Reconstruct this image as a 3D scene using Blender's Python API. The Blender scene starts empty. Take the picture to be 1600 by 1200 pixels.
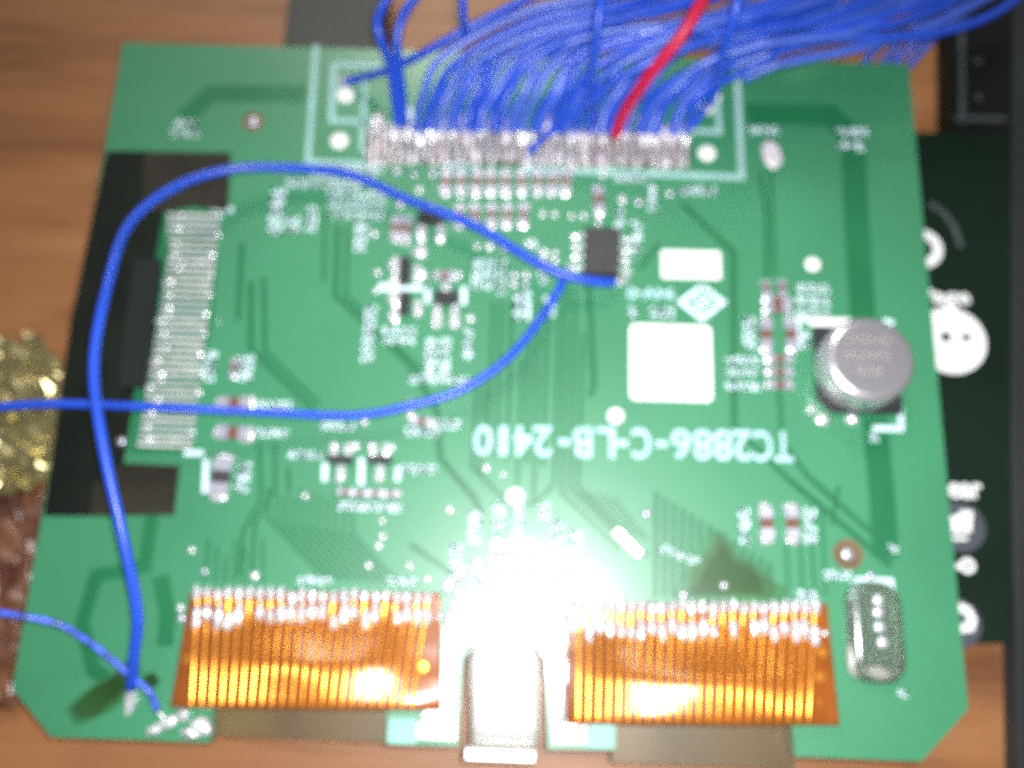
import bpy, bmesh, math, random
from mathutils import Vector, Matrix, noise

random.seed(7)
S = 0.1                      # modelling is done in millimetres, 1 Blender unit = 1 cm
scene = bpy.context.scene
scene.unit_settings.system = 'METRIC'
scene.unit_settings.scale_length = 0.01
col = scene.collection

# ------------------------------------------------------------------ camera
F = 1400.0                   # focal length in pixels of a 1600 x 1200 frame
DX = None
_dy = Vector((177.0, -4930.0, 1400.0)).normalized()
_e = -(177.0 - 4930.0 * 0.028) / 1400.0
_dx = Vector((1.0, 0.028, _e)).normalized()
_n = _dx.cross(_dy).normalized()
R = Matrix((_dx, _dy, _n))   # rows: the board's axes seen from the camera (right, down, forward)
O = Vector((0.0, 0.0, 104.0))
CAM = -(R @ O)               # the camera in board millimetres


def P(px, py, z=0.0):
    """The point at height z (mm above the board) seen at a place of the photograph."""
    d = R @ Vector(((px - 800.0) / F, (py - 600.0) / F, 1.0))
    t = (z - CAM.z) / d.z
    return CAM + d * t


cam_data = bpy.data.cameras.new('camera')
cam = bpy.data.objects.new('camera', cam_data)
col.objects.link(cam)
right, up, back = R @ Vector((1, 0, 0)), R @ Vector((0, -1, 0)), R @ Vector((0, 0, -1))
m = Matrix((right, up, back)).transposed().to_4x4()
m.translation = CAM * S
cam.matrix_world = m
cam_data.sensor_width = 36.0
cam_data.lens = F / 1600.0 * 36.0
cam_data.clip_start = 0.1
cam_data.clip_end = 500.0
cam_data.dof.use_dof = True                 # the lens is focused in front of the board, so all of it is soft
cam_data.dof.focus_distance = 6.0
cam_data.dof.aperture_fstop = 0.205
scene.camera = cam

# ------------------------------------------------------------------ light
world = bpy.data.worlds.new('World')
scene.world = world
world.use_nodes = True
world.node_tree.nodes['Background'].inputs[0].default_value = (0.93, 0.97, 1.0, 1)
world.node_tree.nodes['Background'].inputs[1].default_value = 0.17


def lamp(name, kind, loc, energy, color, size, target=None):
    d = bpy.data.lights.new(name, kind)
    d.energy = energy
    d.color = color
    if kind == 'AREA':
        d.shape = 'DISK'
        d.size = size * S
    else:
        d.shadow_soft_size = size * S
    o = bpy.data.objects.new(name, d)
    col.objects.link(o)
    o.location = loc * S
    if target is not None:
        o.rotation_euler = (target * S - o.location).to_track_quat('-Z', 'Y').to_euler()
    return o


# the small white lamp beside the lens and the room lamp on the far side of the table
ll = lamp('lens_lamp', 'SPOT', CAM + Vector((2.5, 1.5, 2.0)), 9800.0, (0.97, 0.99, 1.0), 2.5, P(900, 860))
ll.data.spot_size = math.radians(118)
ll.data.spot_blend = 1.0
lamp('room_lamp', 'AREA', Vector((-60, 370, 340)), 8500.0, (1.0, 0.95, 0.88), 120.0, Vector((0, 0, 0)))

scene.view_settings.view_transform = 'Standard'
scene.view_settings.look = 'None'
scene.view_settings.exposure = 0.0
scene.view_settings.gamma = 1.0
scene.view_settings.use_curve_mapping = False
scene.cycles.use_denoising = False
scene.cycles.sample_clamp_indirect = 6.0
scene.cycles.max_bounces = 8
scene.cycles.use_adaptive_sampling = True
scene.cycles.adaptive_threshold = 0.06
scene.cycles.adaptive_min_samples = 12


# ------------------------------------------------------------------ materials
def lin(r, g, b):
    f = lambda c: c / 12.92 if c <= 0.04045 else ((c + 0.055) / 1.055) ** 2.4
    return (f(r / 255), f(g / 255), f(b / 255), 1.0)


MATS = {}


def mat(name, color, rough=0.5, metal=0.0, spec=0.5, var=0.0, scale=2.0, bump=0.0, bscale=20.0, coat=0.0,
        trans=0.0, stretch=(1, 1, 1), color2=None):
    mt = bpy.data.materials.new(name)
    mt.use_nodes = True
    nt = mt.node_tree
    b = nt.nodes['Principled BSDF']
    b.inputs['Base Color'].default_value = color
    b.inputs['Roughness'].default_value = rough
    b.inputs['Metallic'].default_value = metal
    b.inputs['Specular IOR Level'].default_value = spec
    b.inputs['Coat Weight'].default_value = coat
    b.inputs['Coat Roughness'].default_value = 0.2
    b.inputs['Transmission Weight'].default_value = trans
    tc = nt.nodes.new('ShaderNodeTexCoord')
    mp = nt.nodes.new('ShaderNodeMapping')
    mp.inputs['Scale'].default_value = stretch
    nt.links.new(tc.outputs['Object'], mp.inputs['Vector'])
    if var or color2:
        nz = nt.nodes.new('ShaderNodeTexNoise')
        nz.inputs['Scale'].default_value = scale
        nz.inputs['Detail'].default_value = 5.0
        nt.links.new(mp.outputs['Vector'], nz.inputs['Vector'])
        rp = nt.nodes.new('ShaderNodeValToRGB')
        rp.color_ramp.elements[0].position = 0.32
        rp.color_ramp.elements[1].position = 0.68
        c1 = [c * (1 - var) for c in color[:3]] + [1]
        c2 = [min(1, c * (1 + var)) for c in (color2 or color)[:3]] + [1]
        rp.color_ramp.elements[0].color = c1
        rp.color_ramp.elements[1].color = c2
        nt.links.new(nz.outputs['Fac'], rp.inputs['Fac'])
        nt.links.new(rp.outputs['Color'], b.inputs['Base Color'])
    if bump:
        nb = nt.nodes.new('ShaderNodeTexNoise')
        nb.inputs['Scale'].default_value = bscale
        nb.inputs['Detail'].default_value = 3.0
        nt.links.new(mp.outputs['Vector'], nb.inputs['Vector'])
        bp = nt.nodes.new('ShaderNodeBump')
        bp.inputs['Strength'].default_value = bump
        bp.inputs['Distance'].default_value = 0.05
        nt.links.new(nb.outputs['Fac'], bp.inputs['Height'])
        nt.links.new(bp.outputs['Normal'], b.inputs['Normal'])
    MATS[name] = mt
    return mt


mat('soldermask', (0.036, 0.205, 0.096, 1), 0.42, spec=0.6, var=0.10, scale=0.35, bump=0.03, bscale=3.0, coat=0.85)
mat('mask_over_gap', (0.012, 0.135, 0.052, 1), 0.36, var=0.10, scale=1.0)
mat('mask_fine_gap', (0.014, 0.125, 0.050, 1), 0.36, var=0.10, scale=1.0)
mat('letter_ink', (0.40, 0.60, 0.66, 1), 0.6, var=0.15, scale=4.0)
mat('silkscreen', (0.62, 0.78, 0.83, 1), 0.6, var=0.12, scale=3.0)
mat('silkscreen_thin', (0.30, 0.50, 0.48, 1), 0.6, var=0.10, scale=3.0)
mat('white_paint', (0.86, 0.86, 0.84, 1), 0.5, var=0.08, scale=2.5)
mat('tin', (0.84, 0.84, 0.88, 1), 0.26, 0.55)
mat('tin_dull', (0.78, 0.71, 0.74, 1), 0.42, 0.35, var=0.22, scale=6.0)
mat('terminal', (0.62, 0.62, 0.72, 1), 0.35, 0.7)
mat('ceramic_brown', (0.15, 0.070, 0.052, 1), 0.35)
mat('chip_black', (0.035, 0.033, 0.036, 1), 0.5, var=0.15, scale=6.0)
mat('chip_dark', (0.02, 0.02, 0.022, 1), 0.45)
mat('cap_base', (0.018, 0.018, 0.022, 1), 0.5)
mat('cap_top', (0.52, 0.49, 0.53, 1), 0.38, 0.85, var=0.06, scale=1.0)
mat('aluminium', (0.82, 0.79, 0.83, 1), 0.27, 0.85, bump=0.04, bscale=20.0)
mat('can_metal', (0.86, 0.83, 0.78, 1), 0.42, 0.7, bump=0.05, bscale=3.0)
mat('bare_teal', (0.20, 0.42, 0.36, 1), 0.5)
mat('blotch_mid', (0.024, 0.095, 0.028, 1), 0.38, var=0.3, scale=1.5)
mat('blotch_edge', (0.030, 0.150, 0.058, 1), 0.38, var=0.25, scale=1.5)
mat('row_flux', (0.075, 0.055, 0.038, 1), 0.5, var=0.4, scale=4.0)
mat('cap_ink', (0.34, 0.30, 0.30, 1), 0.5)
mat('wire_blue', (0.014, 0.065, 0.50, 1), 0.36, spec=0.5, var=0.12, scale=1.5)
mat('wire_blue_pale', (0.050, 0.110, 0.52, 1), 0.36, spec=0.6, var=0.15, scale=1.5)
mat('wire_red', (0.46, 0.006, 0.045, 1), 0.4, spec=0.4)
mat('wire_twist', (0.05, 0.10, 0.52, 1), 0.3, var=0.6, scale=9.0)
mat('copper', (0.88, 0.34, 0.055, 1), 0.29, 0.85)
mat('polyimide', (0.22, 0.058, 0.007, 1), 0.24, var=0.3, scale=1.2, coat=0.3)
mat('film_olive', (0.110, 0.068, 0.020, 1), 0.45, var=0.3, scale=0.8)
mat('tape_black', (0.005, 0.008, 0.005, 1), 0.45, spec=0.3, var=0.4, scale=1.0, bump=0.15, bscale=1.2)
mat('tape_brown', (0.020, 0.018, 0.011, 1), 0.36, var=0.4, scale=1.0, bump=0.3, bscale=1.0)
mat('connector_body', (0.010, 0.014, 0.013, 1), 0.55, spec=0.3)
mat('keypad_board', (0.003, 0.013, 0.006, 1), 0.5, spec=0.25, var=0.2, scale=0.6)
mat('key_grey', (0.06, 0.065, 0.085, 1), 0.5)
mat('case_grey', (0.030, 0.034, 0.036, 1), 0.6, spec=0.3, var=0.15, scale=0.5)
mat('box_black', (0.006, 0.007, 0.006, 1), 0.6, spec=0.2, var=0.2, scale=0.6)
mat('box_dark', (0.042, 0.046, 0.038, 1), 0.55, var=0.12, scale=0.5)
mat('print_faint', (0.06, 0.07, 0.075, 1), 0.6)
mat('foil_gold', (0.36, 0.31, 0.15, 1), 0.28, 0.75, var=0.3, scale=1.5)
mat('wrapper_red', (0.10, 0.014, 0.008, 1), 0.38, var=0.5, scale=2.2, color2=(0.13, 0.055, 0.028, 1), coat=0.1)
mat('glue_clear', (0.55, 0.66, 0.55, 1), 0.16, trans=0.86)
mat('glue_edge', (0.30, 0.30, 0.26, 1), 0.3, var=0.3, scale=3.0)
mat('blotch_core', (0.016, 0.062, 0.012, 1), 0.35, var=0.35, scale=1.2)
mat('flux_brown', (0.16, 0.10, 0.05, 1), 0.4, var=0.3, scale=2.0)
mat('fr4_edge', (0.10, 0.22, 0.08, 1), 0.6)


def wood_material():
    mt = bpy.data.materials.new('wood')
    mt.use_nodes = True
    nt = mt.node_tree
    b = nt.nodes['Principled BSDF']
    tc = nt.nodes.new('ShaderNodeTexCoord')
    mp = nt.nodes.new('ShaderNodeMapping')
    mp.inputs['Rotation'].default_value = (0, 0, math.radians(-14))
    mp.inputs['Scale'].default_value = (0.14, 1.6, 1.0)
    nz = nt.nodes.new('ShaderNodeTexNoise')
    nz.inputs['Scale'].default_value = 1.15
    nz.inputs['Detail'].default_value = 7.0
    nz.inputs['Roughness'].default_value = 0.62
    nz.inputs['Distortion'].default_value = 0.5
    rp = nt.nodes.new('ShaderNodeValToRGB')
    e = rp.color_ramp.elements
    e[0].position, e[0].color = 0.30, (0.17, 0.062, 0.022, 1)
    e[1].position, e[1].color = 0.70, (0.36, 0.160, 0.064, 1)
    k = e.new(0.46)
    k.color = (0.29, 0.118, 0.042, 1)
    L = nt.links.new
    L(tc.outputs['Object'], mp.inputs['Vector'])
    L(mp.outputs['Vector'], nz.inputs['Vector'])
    L(nz.outputs['Fac'], rp.inputs['Fac'])
    L(rp.outputs['Color'], b.inputs['Base Color'])
    bp = nt.nodes.new('ShaderNodeBump')
    bp.inputs['Strength'].default_value = 0.2
    L(nz.outputs['Fac'], bp.inputs['Height'])
    L(bp.outputs['Normal'], b.inputs['Normal'])
    b.inputs['Roughness'].default_value = 0.45
    MATS['wood'] = mt


wood_material()


# ------------------------------------------------------------------ building helpers
class MB:
    """Collects vertices (mm) and faces; build() makes ONE mesh object."""

    def __init__(self):
        self.v, self.f, self.smooth = [], [], False

    def add(self, vs, fs):
        k = len(self.v)
        self.v += [Vector(p) for p in vs]
        self.f += [[i + k for i in f] for f in fs]
        return self

    def box(self, c, sx, sy, sz, ang=0.0, bev=0.0, z0=None):
        """A box centred at c in plan, resting on c.z, with a small chamfer round its top."""
        ca, sa = math.cos(ang), math.sin(ang)

        def pt(x, y, z):
            return (c[0] + x * ca - y * sa, c[1] + x * sa + y * ca, c[2] + z)
        hx, hy = sx / 2, sy / 2
        rings = [(hx, hy, 0), (hx, hy, sz - bev), (hx - bev, hy - bev, sz)] if bev else [(hx, hy, 0), (hx, hy, sz)]
        vs = []
        for (x, y, z) in rings:
            vs += [pt(-x, -y, z), pt(x, -y, z), pt(x, y, z), pt(-x, y, z)]
        fs = [[3, 2, 1, 0]]
        for r in range(len(rings) - 1):
            for i in range(4):
                a, b = r * 4 + i, r * 4 + (i + 1) % 4
                fs.append([a, b, b + 4, a + 4])
        k = (len(rings) - 1) * 4
        fs.append([k, k + 1, k + 2, k + 3])
        return self.add(vs, fs)

    def prism(self, pts, h):
        """A slab: the outline pts (3-D, at its top) carried down by h."""
        n = len(pts)
        area = sum(pts[i][0] * pts[(i + 1) % n][1] - pts[(i + 1) % n][0] * pts[i][1] for i in range(n))
        if area < 0:
            pts = pts[::-1]
        vs = [Vector(p) for p in pts] + [Vector((p[0], p[1], p[2] - h)) for p in pts]
        fs = [list(range(n)), [2 * n - 1 - i for i in range(n)]]
        fs += [[i, n + i, n + (i + 1) % n, (i + 1) % n] for i in range(n)]
        return self.add(vs, fs)

    def lathe(self, c, prof, n=28, cap=True):
        """prof: (radius, z) from bottom to top about a vertical axis at c."""
        vs = []
        for (r, z) in prof:
            vs += [(c[0] + r * math.cos(2 * math.pi * i / n), c[1] + r * math.sin(2 * math.pi * i / n), c[2] + z) for i in range(n)]
        fs = []
        for j in range(len(prof) - 1):
            for i in range(n):
                a, b = j * n + i, j * n + (i + 1) % n
                fs.append([a, b, b + n, a + n])
        if cap:
            k = (len(prof) - 1) * n
            fs.append([k + i for i in range(n)])
            fs.append([n - 1 - i for i in range(n)])
        return self.add(vs, fs)

    def blob(self, c, rx, ry, rz, ang=0.0, wob=0.15, n=10, m=6):
        """A lumpy half-melted drop lying on c.z."""
        ca, sa = math.cos(ang), math.sin(ang)
        off = Vector((random.uniform(-50, 50), random.uniform(-50, 50), 0))
        vs, fs = [], []
        for j in range(m):
            th = math.pi / 2 * j / m
            for i in range(n):
                ph = 2 * math.pi * i / n
                d = Vector((math.cos(th) * math.cos(ph), math.cos(th) * math.sin(ph), math.sin(th)))
                w = 1 + wob * noise.noise(d * 1.7 + off) * 2
                x, y, z = d.x * rx * w, d.y * ry * w, d.z * rz * w
                vs.append((c[0] + x * ca - y * sa, c[1] + x * sa + y * ca, c[2] + z))
        vs.append((c[0], c[1], c[2] + rz))
        for j in range(m - 1):
            for i in range(n):
                a, b = j * n + i, j * n + (i + 1) % n
                fs.append([a, b, b + n, a + n])
        for i in range(n):
            fs.append([(m - 1) * n + i, (m - 1) * n + (i + 1) % n, m * n])
        fs.append([n - 1 - i for i in range(n)])
        self.smooth = True
        return self.add(vs, fs)

    def tube(self, pts, r, n=10, step=8, taper=None):
        pts = [Vector(p) for p in pts]
        q = [pts[0] * 2 - pts[1]] + pts + [pts[-1] * 2 - pts[-2]]
        line = []
        for i in range(1, len(q) - 2):
            for k in range(step):
                t = k / step
                a, b, c_, d = q[i - 1], q[i], q[i + 1], q[i + 2]
                line.append(0.5 * ((2 * b) + (c_ - a) * t + (2 * a - 5 * b + 4 * c_ - d) * t * t + (3 * b - a - 3 * c_ + d) * t ** 3))
        line.append(pts[-1])
        tan = [(line[min(i + 1, len(line) - 1)] - line[max(i - 1, 0)]).normalized() for i in range(len(line))]
        u = tan[0].orthogonal().normalized()
        vs, fs = [], []
        for i, p in enumerate(line):
            u = (u - tan[i] * u.dot(tan[i])).normalized()
            w = tan[i].cross(u)
            rr = r if taper is None else r * taper(i / (len(line) - 1))
            for k in range(n):
                a = 2 * math.pi * k / n
                vs.append(p + (u * math.cos(a) + w * math.sin(a)) * rr)
        for i in range(len(line) - 1):
            for k in range(n):
                a, b = i * n + k, i * n + (k + 1) % n
                fs.append([a, b, b + n, a + n])
        fs.append([n - 1 - k for k in range(n)])
        fs.append([(len(line) - 1) * n + k for k in range(n)])
        self.smooth = True
        return self.add(vs, fs)

    def ribbon(self, pts, w, h=0.03):
        """A flat strip of width w with mitred bends; its top lies at the points' z, it is h thick."""
        pts = [Vector(p) for p in pts]
        n = len(pts)
        L_, R_ = [], []
        for i in range(n):
            d0 = (pts[i] - pts[i - 1]).normalized() if i else (pts[1] - pts[0]).normalized()
            d1 = (pts[i + 1] - pts[i]).normalized() if i < n - 1 else d0
            t = (d0 + d1).normalized()
            nn = Vector((-t.y, t.x, 0)).normalized()
            k = 1.0 / max(0.5, abs(nn.dot(Vector((-d1.y, d1.x, 0)).normalized())))
            L_.append(pts[i] + nn * w / 2 * k)
            R_.append(pts[i] - nn * w / 2 * k)
        dn = Vector((0, 0, h))
        vs = []
        for i in range(n):
            vs += [L_[i], R_[i], L_[i] - dn, R_[i] - dn]
        fs = []
        for i in range(n - 1):
            a, b = i * 4, i * 4 + 4
            fs += [[a + 1, b + 1, b, a], [a, b, b + 2, a + 2], [b + 1, a + 1, a + 3, b + 3]]
        fs += [[1, 0, 2, 3], [(n - 1) * 4, (n - 1) * 4 + 1, (n - 1) * 4 + 3, (n - 1) * 4 + 2]]
        return self.add(vs, fs)

    def build(self, name, material, parent=None, smooth=None):
        me = bpy.data.meshes.new(name)
        base = Vector((0, 0, 0))
        if parent is not None:
            p = parent
            while p is not None:
                base = base + p.location
                p = p.parent
        if parent is None and self.v:                       # a one-mesh thing keeps its origin at its base
            base = sum(self.v, Vector()) / len(self.v) * S
            base.z = min(v.z for v in self.v) * S
        me.from_pydata([tuple(v * S - base) for v in self.v], [], self.f)
        me.materials.append(MATS[material])
        if self.smooth if smooth is None else smooth:
            me.polygons.foreach_set('use_smooth', [True] * len(me.polygons))
        me.update()
        o = bpy.data.objects.new(name, me)
        col.objects.link(o)
        if parent is not None:
            o.parent = parent
        else:
            o.location = base
        return o


def thing(name, loc, label, cat, group=None):
    o = bpy.data.objects.new(name, None)
    o.empty_display_size = 0.2
    col.objects.link(o)
    o.location = Vector(loc) * S
    return tag(o, label, cat, group)


def tag(o, label, cat, group=None):
    o['label'], o['category'] = label, cat
    if group:
        o['group'] = group
    return o


def mm(px, py, z=0.0):
    """millimetres per photograph pixel near a point, along x and along y"""
    return ((P(px + 5, py, z) - P(px - 5, py, z)).length / 10, (P(px, py + 5, z) - P(px, py - 5, z)).length / 10)


def span(x0, y0, x1, y1, z=0.0):
    """centre (mm), width and height (mm) of a rectangle on the plane z"""
    cx, cy = (x0 + x1) / 2, (y0 + y1) / 2
    a, b = mm(cx, cy, z)
    return P(cx, cy, z), abs(x1 - x0) * a, abs(y1 - y0) * b


def rrect(c, w, h, r, k=5):
    pts = []
    for (sx, sy, a0) in ((1, 1, 0), (-1, 1, 90), (-1, -1, 180), (1, -1, 270)):
        for i in range(k + 1):
            a = math.radians(a0 + 90 * i / k)
            pts.append(Vector((c[0] + sx * (w / 2 - r) + r * math.cos(a), c[1] + sy * (h / 2 - r) + r * math.sin(a), c[2])))
    return pts


def font_mesh(body, bold=0.02):
    cu = bpy.data.curves.new('lettering', 'FONT')
    cu.body = body
    cu.offset = bold
    cu.resolution_u = 3
    ob = bpy.data.objects.new('lettering', cu)
    col.objects.link(ob)
    dg = bpy.context.evaluated_depsgraph_get()
    me = bpy.data.meshes.new_from_object(ob.evaluated_get(dg))
    vs = [v.co.copy() for v in me.vertices]
    fs = [list(p.vertices) for p in me.polygons]
    bpy.data.objects.remove(ob)
    bpy.data.curves.remove(cu)
    bpy.data.meshes.remove(me)
    return vs, fs


def place_print(vs, fs, rect, rot, z, name, material, parent, label=None):
    """Lay a flat print into a rectangle of the photograph, turned by rot degrees on the plane z."""
    c, w, h = span(*rect, z)
    x0, x1 = min(v.x for v in vs), max(v.x for v in vs)
    y0, y1 = min(v.y for v in vs), max(v.y for v in vs)
    if rot in (90, 270):
        w, h = h, w
    a = math.radians(rot)
    out = []
    for v in vs:
        x, y = ((v.x - x0) / (x1 - x0) - 0.5) * w, ((v.y - y0) / (y1 - y0) - 0.5) * h
        out.append((c.x + x * math.cos(a) - y * math.sin(a), c.y + x * math.sin(a) + y * math.cos(a), z))
    o = MB().add(out, fs).build(name, material, parent)
    if label:
        o['label'] = label
    return o


SEG = {0: ((0, 0), (0, .5)), 1: ((0, .5), (0, 1)), 2: ((0, 1), (.6, 1)), 3: ((.6, 1), (.6, .5)), 4: ((.6, .5), (.6, 0)),
       5: ((0, 0), (.6, 0)), 6: ((0, .5), (.6, .5)), 7: ((0, 0), (.6, 1))}


def scribble(n, weight=0.3):
    """n small printed strokes-only characters too soft to read."""
    vs, fs = [], []
    for i in range(n):
        for s in random.sample(range(8), 5):
            (ax, ay), (bx, by) = SEG[s]
            a, b = Vector((ax + i * 0.95, ay, 0)), Vector((bx + i * 0.95, by, 0))
            d = (b - a).normalized() * weight / 2
            q = Vector((-d.y, d.x, 0))
            k = len(vs)
            vs += [a - d - q, b + d - q, b + d + q, a - d + q]
            fs.append([k, k + 1, k + 2, k + 3])
    return vs, fs


# ------------------------------------------------------------------ the setting: the wooden table top
TABLE = -14.0
tb = MB().box(Vector((0, 0, TABLE - 20)), 900, 900, 20)
table = tb.build('table_top', 'wood')
table['kind'] = 'structure'

# ------------------------------------------------------------------ the circuit board
board = thing('circuit_board', P(800, 600, -1.6), 'green printed circuit board with blue wires and two orange ribbon cables soldered on', 'circuit board')
outline = [(192, 66), (1420, 100), (1513, 1108), (1440, 1190), (1242, 1182), (1238, 1132), (962, 1126), (962, 1172), (856, 1170), (853, 1030),
           (838, 1010), (742, 1008), (724, 1028), (716, 1166), (604, 1163), (604, 1108), (332, 1104), (328, 1160), (80, 1152), (19, 1076)]
MB().prism([P(x, y) for x, y in outline], 1.6).build('board_panel', 'soldermask', board)


TZ = [0]


def trace(pts, w=7, material='mask_fine_gap', z=0.02, name='trace'):
    TZ[0] += 1
    z += 0.0004 * (TZ[0] % 90)
    a, _ = mm(*pts[0])
    return MB().ribbon([P(x, y, z) for x, y in pts], w * a).build(name, material, board)


# wide dark bands beside the copper areas
for pts, w in (([(287, 186), (330, 146), (478, 146)], 30), ([(1166, 178), (1296, 180), (1334, 215), (1336, 300), (1352, 560)], 38),
               ([(1366, 650), (1378, 770), (1384, 872)], 40), ([(240, 790), (226, 884), (150, 900), (128, 975), (146, 1046), (196, 1080)], 22),
               ([(250, 900), (262, 960), (258, 1010)], 26), ([(326, 396), (322, 470), (308, 560)], 26), ([(1184, 950), (1310, 1090)], 4)):
    trace(pts, w, 'mask_over_gap')
# single dark lines
for pts, w in (([(1066, 318), (1146, 394), (1147, 664), (1224, 742), (1392, 884)], 9),
               ([(1188, 270), (1197, 330), (1198, 436)], 7), ([(1218, 612), (1222, 690), (1262, 744), (1400, 866)], 8),
               ([(1204, 250), (1210, 430)], 6), ([(392, 440), (392, 546), (490, 640)], 9), ([(412, 434), (414, 550), (500, 632)], 7),
               ([(378, 380), (372, 500)], 8), ([(528, 350), (524, 462), (566, 500), (640, 570), (682, 640), (688, 716), (742, 780), (752, 804)], 9),
               ([(544, 352), (540, 460), (600, 520), (660, 580)], 6), ([(450, 730), (452, 770)], 6),
               ([(920, 444), (928, 600), (922, 620)], 10), ([(1030, 380), (1000, 420)], 7), ([(508, 330), (506, 440)], 6),
               ([(405, 690), (408, 780), (380, 830), (372, 900)], 6), ([(430, 690), (430, 760), (398, 820), (392, 905)], 6),
               ([(640, 850), (720, 905)], 8), ([(1310, 760), (1300, 820)], 6), ([(1284, 800), (1290, 930)], 5), ([(1250, 850), (1254, 920)], 5),
               ([(1228, 850), (1232, 920)], 5), ([(1268, 850), (1272, 920)], 5)):
    trace(pts, w)
# the long bundle between the upper parts and the lower edge
for x, y0, y1, bend in ((738, 600, 730, 70), (750, 600, 742, 70), (763, 470, 705, 0), (776, 470, 715, 0), (792, 470, 720, 0), (808, 560, 760, 0),
                        (822, 470, 725, 0), (834, 470, 780, -30), (848, 470, 730, 0), (866, 480, 756, -34), (878, 450, 770, 90), (891, 450, 764, 100),
                        (903, 520, 760, 110)):
    pts = [(x + 8, y0), (x, y1)]
    if bend:
        pts.append((x + bend, y1 + abs(bend)))
    trace(pts, 6)
# fan of lines running down to the first ribbon cable
for i in range(11):
    x = 420 + i * 13
    y = 762 + (i % 4) * 5
    trace([(x, y), (x, 812 + i * 2), (x + 88 - i * 1.5, 905 + i * 0.6)], 4.2)
for i in range(7):
    trace([(326 + i * 14, 842 + (i % 3) * 12), (320 + i * 15, 910)], 4.5)
# comb of lines running down to the second ribbon cable
for i in range(14):
    x = 1026 + i * 13.6
    trace([(x, 768 + i * 8.5), (x - 2, 934)], 7.5)
# a bare tinned strip among the slanted lines
trace([(962, 829), (1000, 867)], 13, 'tin_dull', 0.06, 'bare_strip')
for k in range(5):
    trace([(906 + k * 13, 768 + k * 2), (966 + k * 12, 830 + k * 4)], 4)


# dark olive blotches, deeper in tone towards their middle
def patch(pts, z, name, material, parent=board, h=0.03):
    return MB().prism([P(x, y, z) for x, y in pts], h).build(name, material, parent)


def blotch(cx, cy, pts, label):
    """An irregular blotch in stacked layers, darker towards its middle."""
    for k, (f, m_) in enumerate(((1.22, 'blotch_edge'), (1.02, 'blotch_mid'), (0.78, 'blotch_core'))):
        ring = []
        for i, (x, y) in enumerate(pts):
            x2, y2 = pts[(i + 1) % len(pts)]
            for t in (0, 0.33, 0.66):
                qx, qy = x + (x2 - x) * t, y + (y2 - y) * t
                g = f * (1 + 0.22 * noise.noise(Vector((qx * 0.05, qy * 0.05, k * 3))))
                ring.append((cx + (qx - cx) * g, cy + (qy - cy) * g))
        patch(ring, 0.06 + 0.012 * k, 'dark_patch', m_, h=0.01)['label'] = label


blotch(1140, 900, [(1062, 934), (1078, 912), (1086, 884), (1108, 856), (1122, 836), (1136, 846), (1150, 872), (1182, 886), (1196, 904), (1208, 912), (1214, 936)],
      'olive blotch above the second ribbon cable')
blotch(160, 1080, [(196, 1034), (180, 1052), (140, 1078), (112, 1104), (122, 1122), (150, 1118), (186, 1094), (212, 1064)], 'olive blotch by the wire joint')
patch([(224, 1056), (240, 1050), (250, 1064), (238, 1078), (226, 1074)], 0.09, 'dark_patch', 'blotch_core')


# printed white marks -------------------------------------------------
def pline(pts, w=9, material='silkscreen_thin'):
    a, _ = mm(*pts[0])
    return MB().ribbon([P(x, y, 0.07) for x, y in pts], w * a).build('printed_line', material, board)


pline([(494, 70), (481, 252), (600, 258)], 9)
pline([(812, 264), (1159, 277), (1151, 104)], 10)
pline([(640, 104), (522, 101), (518, 188), (604, 192)], 9)
pline([(570, 128), (566, 236)], 8)
pline([(1076, 204), (1124, 206), (1121, 152)], 9)
pline([(1246, 542), (1247, 498), (1262, 498)], 9, 'silkscreen')
pline([(1264, 503), (1330, 504)], 14, 'white_paint')
pline([(1364, 669), (1408, 670), (1407, 636)], 9, 'silkscreen')
pline([(1380, 502), (1396, 506)], 11, 'silkscreen')
for pts in ([(508, 724), (507, 752)], [(565, 716), (564, 758)], [(622, 730), (621, 752)], [(598, 442), (596, 450), (670, 450)],
            [(668, 446), (668, 474)], [(725, 448), (724, 476)], [(322, 718), (320, 770)], [(330, 326), (364, 328)], [(288, 708), (318, 708)],
            [(1336, 906), (1392, 908), (1394, 930)], [(1336, 912), (1334, 940)], [(640, 168), (642, 196)]):
    pline(pts, 9, 'silkscreen')
for rect, r in (((1033, 392, 1126, 436), 0.3), ((984, 507, 1112, 626), 0.7)):
    c, w, h = span(*rect)
    MB().prism(rrect(Vector((c.x, c.y, 0.08)), w, h, r), 0.05).build('printed_block', 'white_paint', board)
c = P(1066, 546, 0.11)
MB().ribbon([c, c + Vector((0.25, 0.45, 0)), c + Vector((0.1, 0.7, 0))], 0.16).build('scratch', 'flux_brown', board)
# the model number, upside down as the board lies
CH = 'TC2886-C-LB-2410'
xs = [1224, 1192, 1160, 1130, 1098, 1064, 1034, 1002, 972, 946, 910, 882, 848, 818, 786, 755]
for ch, x in zip(CH, xs):
    vs, fs = font_mesh(ch, 0.018)
    y = 688 + (x - 755) * 0.02
    hw, hh = (15, 24) if ch not in '-1' else ((9, 5) if ch == '-' else (7, 23))
    place_print(vs, fs, (x - hw, y - hh, x + hw, y + hh), 180, 0.07, 'printed_letter', 'letter_ink', board)
for body, rect in (('94V', (1004, 449, 1054, 468)), ('0', (980, 449, 994, 468))):
    vs, fs = font_mesh(body, 0.03)
    place_print(vs, fs, rect, 180, 0.07, 'printed_letter', 'letter_ink', board)
pline([(996, 458), (1002, 458)], 5, 'silkscreen')
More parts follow.
